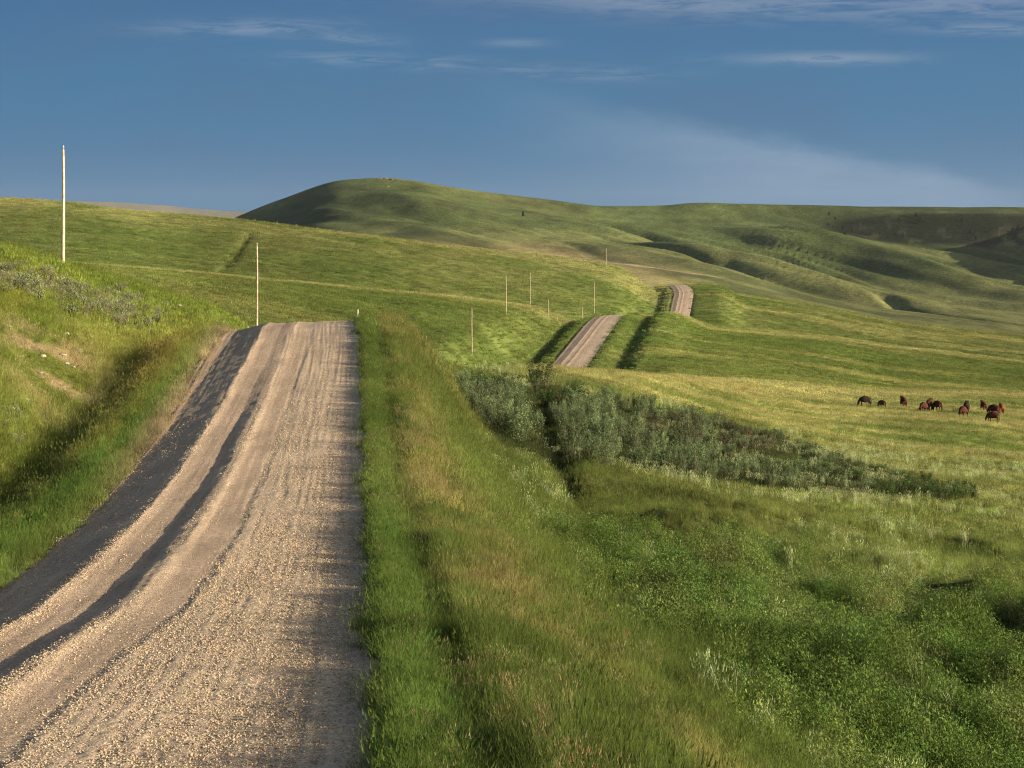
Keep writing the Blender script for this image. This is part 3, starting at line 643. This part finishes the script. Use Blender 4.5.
M_silver = leafmat('silvery_leaves', 'rgb', .4, (.165, .22, .10), .35, 1.65, scale=1.6)
M_shg = leafmat('dark_green_leaves', 'rgb', .25, (.065, .105, .03), .6, 1.4, scale=1.2)
M_shb = leafmat('brown_twigs', 'rgb', .15, (.095, .09, .05), .6, 1.4, scale=1.2)
M_sage = leafmat('sage_leaves', 'rgb', .2, (.27, .31, .155), .6, 1.4, scale=2)
def proto_shrub(seed, n, rad, h, leaf, m, name, label, cat, group):
    f, s = shrub_mesh(seed, n, rad, h, leaf, m); t = empty(name, (0, 0, 0), 0, label, cat, group); child('foliage', f, t); child('stems', s, t); return t
GS = 'silvery shrubs of the thicket'
silv = [proto_shrub(11+i, 2000, .8+.1*i, 1.4+.2*i, .12, M_silver, 'silver_shrub', 'grey green silvery shrub within the long thicket in the draw', 'shrub', GS) for i in range(4)]
darks = [proto_shrub(31+i, 1500, .95, 1.35, .12, M_shg, 'green_shrub', 'low dark green shrub at the thin right end of the thicket', 'shrub', 'low green shrubs at the right end of the thicket') for i in range(2)]
brs = [proto_shrub(41, 1300, .9, 1.4, .11, M_shb, 'bare_shrub', 'brownish bare twiggy shrub at the upper edge of the silvery thicket', 'shrub', 'brown twiggy shrubs in the thicket')]
used = set()
def place(pro, x, y, s, rz=None, label=None, group=None):
    z = float(terr(np.array([x]), np.array([y]))[0]) - .05
    rz = random.uniform(0, 6.28) if rz is None else rz
    if pro.name not in used:
        used.add(pro.name); pro.location = (x, y, z); pro.rotation_euler = (0, 0, rz); pro.scale = (s, s, s)
        if label: pro['label'] = label
        if group: pro['group'] = group
        return pro
    return copy_thing(pro, (x, y, z), rz, (s, s, s), label, group)
def inband(px, py): return 462 < px < 985 and np.interp(px, top_px, top_py) <= py <= np.interp(px, bot_px, bot_py)
pts = []; tries = 0
while len(pts) < 290 and tries < 60000:
    tries += 1
    px = random.uniform(462, 975); a, b = np.interp(px, top_px, top_py), np.interp(px, bot_px, bot_py)
    py = random.uniform(a, b)
    # the dark gap that runs down through the left part
    gx = np.interp(py, [385, 400, 440, 462], [532, 535, 556, 568])
    if abs(px-gx) < 5 and py > 396: continue
    x, y, z = unproj(px, py, 60, 400)
    md = .95 if px < 800 else 1.0
    if any((x-q[0])**2+(y-q[1])**2 < md*md for q in pts): continue
    pts.append((x, y, px, py, (py-a)/(b-a+.1)))
print('shrubs', len(pts), 'd range', min(p[1] for p in pts), max(p[1] for p in pts))
for x, y, px, py, f in pts:
    if px > 872: place(random.choice(darks), x, y, random.uniform(.55, .85))
    elif px > 800 and random.random() < .45: place(random.choice(darks), x, y, random.uniform(.6, .9))
    elif 640 < px < 780 and .12 < f < .5 and random.random() < .75: place(brs[0], x, y, random.uniform(.8, 1.1))
    elif px < 590 and f < .25: place(random.choice(darks), x, y, random.uniform(.8, 1.05), None, 'dark green shrub in the shaded upper left corner of the thicket', 'dark shrubs at the upper left of the thicket')
    else: place(random.choice(silv), x, y, random.uniform(.65, 1.25)*(1.05 if px < 610 else .95 if px < 700 else .78 if px < 790 else .6))
x, y, z = unproj(541, 387, 60, 400); place(darks[0], x, y, 1.7, None, 'tallest dark shrub standing up from the top left of the thicket')
# sage on the left bank
sg = [proto_shrub(61+i, 700, .5, .6, .06, M_sage, 'sagebrush', 'pale grey sagebrush in the band along the left bank', 'sagebrush', 'sagebrush along the left bank') for i in range(3)]
k = 0
for _ in range(6000):
    if k >= 150: break
    px = random.uniform(-5, 165); cy = np.interp(px, [0, 40, 80, 120, 165], [279, 289, 301, 312, 318]); py = random.gauss(cy, 8)
    if px > 140 and random.random() < .6: continue
    x, y, z = unproj(px, py, 60, 170); place(random.choice(sg), x, y, random.uniform(.8, 1.5)); k += 1
for _ in range(14):
    px = random.uniform(0, 22); py = random.uniform(408, 450); x, y, z = unproj(px, py, 50, 120)
    place(random.choice(sg), x, y, random.uniform(.5, .8), None, 'small sagebrush low on the left bank beside the shaded ditch', 'sagebrush low on the left bank')
# stones on the left bank
M_rock = plain('pale_limestone', (.40, .35, .28), .9, .7, 1.25, 6, .02)
for i, (px, py, s, lab) in enumerate([
    (139.5, 300, .22, 'white rock alone on the bank above the sagebrush end'), (66, 337, .16, 'palest of the stones at the top of the bare earthy patch'),
    (78, 353.5, .13, 'small white stone right of the bare earthy patch'), (91, 345, .10, 'tiny stone on the slope right of the bare patch'),
    (67, 366, .13, 'white stone at the lower right of the bare patch'), (63, 357, .13, 'stone in the middle of the bare earthy patch'),
    (43, 358, .13, 'stone on the bare earth left of the patch middle'), (40, 375, .12, 'stone low on the bare earthy patch'),
    (179, 308, .22, 'flat pale rock farther along the bank near the pole line'), (26, 402, .14, 'pale stone on the lower bank above the shaded ditch'),
    (8, 329, .14, 'pale stone high at the left end of the bank'), (74, 369, .08, 'tiny chip of stone at the foot of the bare patch')]):
    x, y, z = unproj(px, py, 50, 220); me = stone_mesh(200+i, M_rock, 3, .2); o = bpy.data.objects.new('rock', me); C.objects.link(o)
    o.location = (x, y, z+s*.35+.05); o.scale = (s*1.3, s, s); o.rotation_euler = (0, 0, i*1.3); tag(o, lab, 'rock')
M_dr = plain('dark_lichened_rock', (.11, .09, .07), .95, .7, 1.3, .4, .3)
for i, (px, py, s) in enumerate([(380, 179.5, 3.2), (385, 179, 4), (391, 180, 3), (396, 180.5, 2.4), (387, 187, 2.4), (402, 181.5, 2)]):
    x, y, z = unproj(px, py, 2500, 3050); me = stone_mesh(230+i, M_dr, 3, .3); o = bpy.data.objects.new('rock_outcrop', me); C.objects.link(o)
    o.location = (x, y, z); o.scale = (s*1.4, s, s*.8); o.rotation_euler = (0, 0, i); tag(o, 'dark rock outcrop on the rounded summit of the great hill', 'rock', 'outcrops on the hill summit')

# conifers on the scarp
M_need = leafmat('conifer_needles', 'rgb', .15, (.028, .042, .018), .6, 1.3, scale=.4)
def conifer(seed):
    r = random.Random(seed); V, Fc = [], []
    for i in range(900):
        s = r.random()**.8; z = 1.0+7.2*s; rr = 2.0*(1-s)**.8+.15; a = r.uniform(0, 6.283); q = rr*r.uniform(.4, 1)
        x, y = q*math.cos(a), q*math.sin(a); w = .35; k = len(V); d = r.uniform(0, 3.14)
        V += [(x-w*math.cos(d), y-w*math.sin(d), z), (x+w*math.cos(d), y+w*math.sin(d), z-.1), (x*1.25, y*1.25, z-.55)]; Fc.append((k, k+1, k+2))
    TV, TF = [], []; lathe(TV, TF, [(.25, -1), (.2, 2), (.05, 7.5)], 6)
    return mesh_from('needles', V, Fc, M_need), mesh_from('trunk', TV, TF, M_stem)
cn = []
for i in range(2):
    c_, t_ = conifer(300+i); e = empty('conifer_tree', (0, 0, 0), 0, 'small dark conifer on the steep escarpment', 'tree', 'conifers along the escarpment'); child('crown', c_, e); child('trunk', t_, e); cn.append(e)
cp = [(899, 222), (916, 219), (921, 221), (919, 224), (962, 224), (970, 236), (985, 230), (990, 233), (1002, 229), (1012, 232), (1018, 231), (895, 236), (903, 237), (915, 238), (880, 236), (870, 236), (862, 234), (852, 233), (843, 231), (833, 229), (828, 226), (908, 238), (976, 241), (994, 240), (1008, 240), (835, 220), (829, 216), (845, 236), (888, 239), (523, 217)]
for i, (px, py) in enumerate(cp):
    x, y, z = unproj(px, py, 2300, 3050); lab = None
    if px < 600: lab = 'lone dark tree halfway up the open face of the great hill'
    elif (px, py) == (962, 224): lab = 'dark conifer standing apart above the shaded bowl of the escarpment'
    o = place(cn[i % 2], x, y, random.uniform(.7, 1.25)*(.85 if py < 225 else .7), None, lab)
    o['group'] = 'conifers along the escarpment'

# ------------------------------------------------------------------ cattle
def cow_mesh(kind, material):
    # joints: x forward, z up. skin modifier over a stick skeleton, applied to one continuous mesh
    gz = kind == 'graze'
    J = {'pel': (-.55, 0, 1.14, .36, .42), 'mid': (-.05, 0, 1.08, .42, .52), 'sho': (.50, 0, 1.12, .33, .47), 'nk': (.88, 0, 1.02 if gz else 1.30, .17, .25),
         'hd': ((1.16, 0, .55, .12, .16) if gz else (1.15, 0, 1.50, .13, .17)), 'mz': ((1.30, 0, .22, .08, .09) if gz else (1.48, 0, 1.34, .085, .10)),
         'tl': (-.98, 0, 1.22, .06, .06), 'tm': (-1.06, 0, .85, .03, .03), 'te': (-1.06, 0, .45, .055, .055)}
    E = [('pel', 'mid'), ('mid', 'sho'), ('sho', 'nk'), ('nk', 'hd'), ('hd', 'mz'), ('pel', 'tl'), ('tl', 'tm'), ('tm', 'te')]
    for s, q in ((1, 'a'), (-1, 'b')):
        st = .10 if s > 0 else -.08
        J['fh'+q] = (.58+st*.3, s*.22, .80, .13, .14); J['fk'+q] = (.58+st, s*.21, .42, .065, .07); J['ff'+q] = (.56+st*1.2, s*.21, .03, .06, .065)
        J['hh'+q] = (-.68-st*.2, s*.24, .86, .17, .20); J['hk'+q] = (-.84-st, s*.22, .48, .07, .08); J['hf'+q] = (-.74-st*1.1, s*.22, .03, .06, .065)
        hx = J['hd']; J['ear'+q] = (hx[0]-.06, s*.27, hx[2]+.10, .035, .05)
        E += [('sho', 'fh'+q), ('fh'+q, 'fk'+q), ('fk'+q, 'ff'+q), ('pel', 'hh'+q), ('hh'+q, 'hk'+q), ('hk'+q, 'hf'+q), ('hd', 'ear'+q)]
    names = list(J); me = bpy.data.meshes.new('cow_frame'); me.from_pydata([J[n][:3] for n in names], [(names.index(a), names.index(b)) for a, b in E], [])
    ob = bpy.data.objects.new('tmp', me); C.objects.link(ob)
    ob.modifiers.new('s', 'SKIN'); sd = ob.modifiers.new('u', 'SUBSURF'); sd.levels = 2
    for i, n in enumerate(names):
        me.skin_vertices[0].data[i].radius = (J[n][3], J[n][4]); me.skin_vertices[0].data[i].use_root = (i == 0)
    dg = bpy.context.evaluated_depsgraph_get(); out = bpy.data.meshes.new_from_object(ob.evaluated_get(dg)); bpy.data.objects.remove(ob)
    out.materials.clear(); out.materials.append(material); out.polygons.foreach_set('use_smooth', [True]*len(out.polygons)); return out
M_red = plain('red_brown_hide', (.050, .014, .006), .95, .75, 1.25, 3); M_blk = plain('dark_brown_hide', (.022, .011, .007), .95, .8, 1.2, 3)
M_lred = plain('light_red_hide', (.13, .045, .018), .95, .8, 1.2, 3)
CM = {(k, n): cow_mesh(k, m) for k in ('graze', 'stand') for n, m in (('r', M_red), ('b', M_blk), ('l', M_lred))}
# pixel of the feet, heading (0 faces right of the picture, pi/2 away from the camera), pose, coat
herd = [(865, 407.5, R(180), 'graze', 'b', 'dark brown cow grazing side-on at the left end of the herd', 1.05),
        (882, 409, R(130), 'graze', 'r', 'small red cow beside the dark one at the left end of the herd', .8),
        (903.5, 408.5, R(95), 'stand', 'r', 'red cow facing away, alone in the gap of the herd', 1.0),
        (923.5, 413, R(225), 'graze', 'r', 'red brown cow with lowered head, front one of the left overlapping pair', .95),
        (929, 411.5, R(60), 'stand', 'r', 'red cow overlapped by the grazing one, back of the left pair', 1.0),
        (937.5, 412, R(120), 'graze', 'r', 'red cow standing just right of the left overlapping pair', 1.0),
        (963, 418, R(228), 'graze', 'r', 'red cow in front of the right overlapping pair', 1.0),
        (966.5, 414, R(70), 'stand', 'b', 'dark red cow behind the right overlapping pair', 1.0),
        (983.5, 412, R(95), 'stand', 'r', 'narrow upright cow seen from behind, left of the last group', .9),
        (994, 416.5, R(140), 'graze', 'r', 'dark red cow in the middle of the last group at the right', 1.05),
        (993, 424, R(150), 'graze', 'r', 'nearest cow of the herd, lowest in the last group', 1.0),
        (1001.5, 416, R(80), 'stand', 'l', 'light red cow at the right end of the herd', 1.0)]
for px, py, rz, pose, coat, lab, s in herd:
    x, y, z = unproj(px, py, 150, 700); o = bpy.data.objects.new('cow', CM[(pose, coat)]); C.objects.link(o); sc_ = s*1.0
    z = float(terr(np.array([x]), np.array([y]))[0])
    o.location = (x, y, z-.02); o.rotation_euler = (0, 0, rz); o.scale = (sc_*.9, sc_*1.22, sc_*1.22); tag(o, lab, 'cow', 'cattle grazing in the field'); print('cow', px, round(y), end=' ')

# ------------------------------------------------------------------ sky, sun, air, camera
SUN_AZ, SUN_EL = R(111), R(13)           # clockwise from the viewing direction (+Y)
EXPO = 1.27
w = bpy.data.worlds.new('World'); sc.world = w; w.use_nodes = True; nt = w.node_tree; nt.nodes.clear()
out = N(nt, 'ShaderNodeOutputWorld'); bg = N(nt, 'ShaderNodeBackground'); bg.inputs['Strength'].default_value = .066
sky = N(nt, 'ShaderNodeTexSky', sky_type='NISHITA'); sky.sun_disc = False; sky.sun_elevation = SUN_EL; sky.sun_rotation = SUN_AZ; sky.air_density = 1; sky.dust_density = 3; sky.ozone_density = 1.5
tc = N(nt, 'ShaderNodeTexCoord'); sp = N(nt, 'ShaderNodeSeparateXYZ'); nt.links.new(tc.outputs['Generated'], sp.inputs[0])
def M(op, *a, clamp=False):
    x = N(nt, 'ShaderNodeMath', operation=op, use_clamp=clamp)
    for i, v in enumerate(a):
        if isinstance(v, (int, float)): x.inputs[i].default_value = v
        else: nt.links.new(v, x.inputs[i])
    return x.outputs[0]
az = M('ARCTAN2', sp.outputs[0], sp.outputs[1]); el = M('ARCSINE', sp.outputs[2])          # radians
def MR(v, a, b, lo, hi, smooth=True):
    r = N(nt, 'ShaderNodeMapRange'); r.interpolation_type = 'SMOOTHSTEP' if smooth else 'LINEAR'
    for i, q in enumerate((a, b, lo, hi)): r.inputs[i+1].default_value = q
    nt.links.new(v, r.inputs[0]); return r.outputs[0]
def gauss(a0, e0, wa, we, tilt=0):
    da = M('SUBTRACT', az, a0); de = M('SUBTRACT', M('SUBTRACT', el, e0), M('MULTIPLY', da, tilt))
    q = M('ADD', M('POWER', M('DIVIDE', M('ABSOLUTE', da), wa), 2.0), M('POWER', M('DIVIDE', M('ABSOLUTE', de), we), 2.0))
    return M('EXPONENT', M('MULTIPLY', q, -1))
def wn(sa, se, det=6, rough=.6, seed=0.0, dist=0):
    cx = N(nt, 'ShaderNodeCombineXYZ'); nt.links.new(M('MULTIPLY', az, sa), cx.inputs[0]); nt.links.new(M('MULTIPLY', el, se), cx.inputs[1]); cx.inputs[2].default_value = seed
    n = N(nt, 'ShaderNodeTexNoise'); n.inputs['Scale'].default_value = 1; n.inputs['Detail'].default_value = det; n.inputs['Roughness'].default_value = rough; n.inputs['Distortion'].default_value = dist
    nt.links.new(cx.outputs[0], n.inputs[0]); return n.outputs[0]
def A_(px): return math.atan2(px-512, F)
def E_(py): return math.atan((HY-py)/F)
def lin(c): return tuple(((v/255+.055)/1.055)**2.4 if v > 10 else v/255/12.92 for v in c)
K = 1/(.066*2**EXPO)
def rgb(c):
    n = N(nt, 'ShaderNodeRGB'); l = lin(c); n.outputs[0].default_value = (l[0]*K, l[1]*K, l[2]*K, 1); return n.outputs[0]
def mixn(f, a, b):
    x = N(nt, 'ShaderNodeMix', data_type='RGBA'); 
    if isinstance(f, (int, float)): x.inputs['Factor'].default_value = f
    else: nt.links.new(f, x.inputs['Factor'])
    nt.links.new(a, x.inputs['A']); nt.links.new(b, x.inputs['B']); return x.outputs['Result']
SKY_LOW, SKY_MID, SKY_TOP = (72, 119, 157), (64, 117, 157), (62, 103, 149)
col = mixn(MR(el, E_(250), E_(90), 0, 1), rgb(SKY_LOW), rgb(SKY_MID))
col = mixn(MR(el, E_(90), E_(-60), 0, 1), col, rgb(SKY_TOP))
big = wn(7, 18, 5, .55, 1.7)
col = mixn(M('MULTIPLY', MR(big, .4, .7, 0, 1), .35), col, rgb((76, 106, 144)))
dl = M('SUBTRACT', M('ADD', M('SUBTRACT', E_(120), M('MULTIPLY', M('SUBTRACT', az, A_(690)), .215)), M('MULTIPLY', M('SUBTRACT', wn(26, 80, 7, .65, 4.2), .5), .022)), el)
fan = M('MULTIPLY', M('MULTIPLY', MR(dl, -.004, .010, 0, 1), MR(dl, .01, .06, 1, .25)), M('MULTIPLY', MR(az, A_(430), A_(800), 0, 1), MR(az, A_(900), A_(1100), 1, 0)))
fan = M('MULTIPLY', fan, MR(wn(9, 60, 6, .6, 4.2), .25, .65, .55, 1))
col = mixn(M('MULTIPLY', fan, 1.0), col, rgb((116, 146, 176)))
st = wn(30, 240, 8, .68, 9.1, 1.0)
def wisp(px, py, wpx, hpx, tilt, lo, hi, amt, c=(150, 165, 185)):
    global col
    amt = amt*(.65 if px < 700 else .9)
    m = M('MULTIPLY', gauss(A_(px), E_(py), wpx/F, hpx/F, tilt), MR(st, lo, hi, 0, 1)); col = mixn(M('MULTIPLY', m, amt), col, rgb(c))
wisp(245, 30, 90, 8, .03, .36, .62, .75); wisp(355, 40, 45, 6, -.04, .34, .6, .5); wisp(440, 64, 130, 8, -.05, .4, .66, .5)
wisp(517, 43, 32, 4, 0, .3, .5, .5); wisp(825, 61, 85, 6, -.01, .34, .56, .6); wisp(610, 75, 80, 7, -.02, .4, .6, .35)
wisp(800, 8, 330, 17, -.03, .38, .62, .38); wisp(980, 6, 160, 16, -.05, .3, .55, .5, (135, 150, 178)); wisp(640, 2, 130, 10, -.05, .3, .5, .5)
wisp(330, 60, 60, 6, 0, .4, .6, .3); wisp(990, 36, 60, 5, -.03, .35, .55, .5)
bank = M('MULTIPLY', MR(M('ABSOLUTE', az), R(32), R(75), 1, 0), MR(el, R(11), R(30), 1, 0))
fin = mixn(bank, sky.outputs[0], col)
nt.links.new(fin, bg.inputs['Color']); nt.links.new(bg.outputs[0], out.inputs[0])

sd = bpy.data.lights.new('sun', 'SUN'); sd.energy = 5.0; sd.angle = R(.5); sd.color = (1, .87, .66)
so = bpy.data.objects.new('sun', sd); C.objects.link(so)
from mathutils import Vector
dvec = Vector((math.sin(SUN_AZ)*math.cos(SUN_EL), math.cos(SUN_AZ)*math.cos(SUN_EL), math.sin(SUN_EL)))
so.rotation_euler = dvec.to_track_quat('Z', 'Y').to_euler()

cam = bpy.data.cameras.new('camera'); cam.sensor_width = 36; cam.lens = F/1024*36; cam.shift_y = (HY-384)/1024; cam.clip_start = .1; cam.clip_end = 60000
co = bpy.data.objects.new('camera', cam); C.objects.link(co); co.location = (0, 0, 0); co.rotation_euler = (R(90), 0, 0); sc.camera = co

HAZE = 1.1e-5
if HAZE:
    bm = bmesh.new(); bmesh.ops.create_cube(bm, size=1)
    x0, x1, y0, y1, z0, z1 = -86000, 86000, -150, 16900, float(GZ.min())-1, 420
    for v in bm.verts: v.co = ((x0+x1)/2+(x1-x0)*v.co.x, (y0+y1)/2+(y1-y0)*v.co.y, (z0+z1)/2+(z1-z0)*v.co.z)
    me = bpy.data.meshes.new('haze'); bm.to_mesh(me); bm.free()
    m, nt2, o2 = mat('thin_air'); pv = N(nt2, 'ShaderNodeVolumePrincipled'); pv.inputs['Color'].default_value = (.78, .87, 1, 1); pv.inputs['Density'].default_value = HAZE; pv.inputs['Anisotropy'].default_value = .2
    nt2.links.new(pv.outputs[0], o2.inputs['Volume']); me.materials.append(m)
    hz = bpy.data.objects.new('haze', me); C.objects.link(hz); hz['kind'] = 'stuff'

sc.view_settings.view_transform = 'Standard'; sc.view_settings.look = 'None'; sc.view_settings.gamma = 1; sc.view_settings.use_curve_mapping = False; sc.view_settings.exposure = EXPO
sc.cycles.max_bounces = 6; sc.cycles.diffuse_bounces = 2; sc.cycles.transmission_bounces = 3; sc.cycles.volume_bounces = 1; sc.cycles.use_adaptive_sampling = True; sc.cycles.adaptive_threshold = .008
sc.cycles.use_denoising = True; sc.cycles.denoiser = 'OPENIMAGEDENOISE'; sc.cycles.denoising_input_passes = 'RGB_ALBEDO_NORMAL'; sc.cycles.denoising_prefilter = 'NONE'; sc.cycles.pixel_filter_type = 'BLACKMAN_HARRIS'; sc.cycles.filter_width = 1.15
print('done')
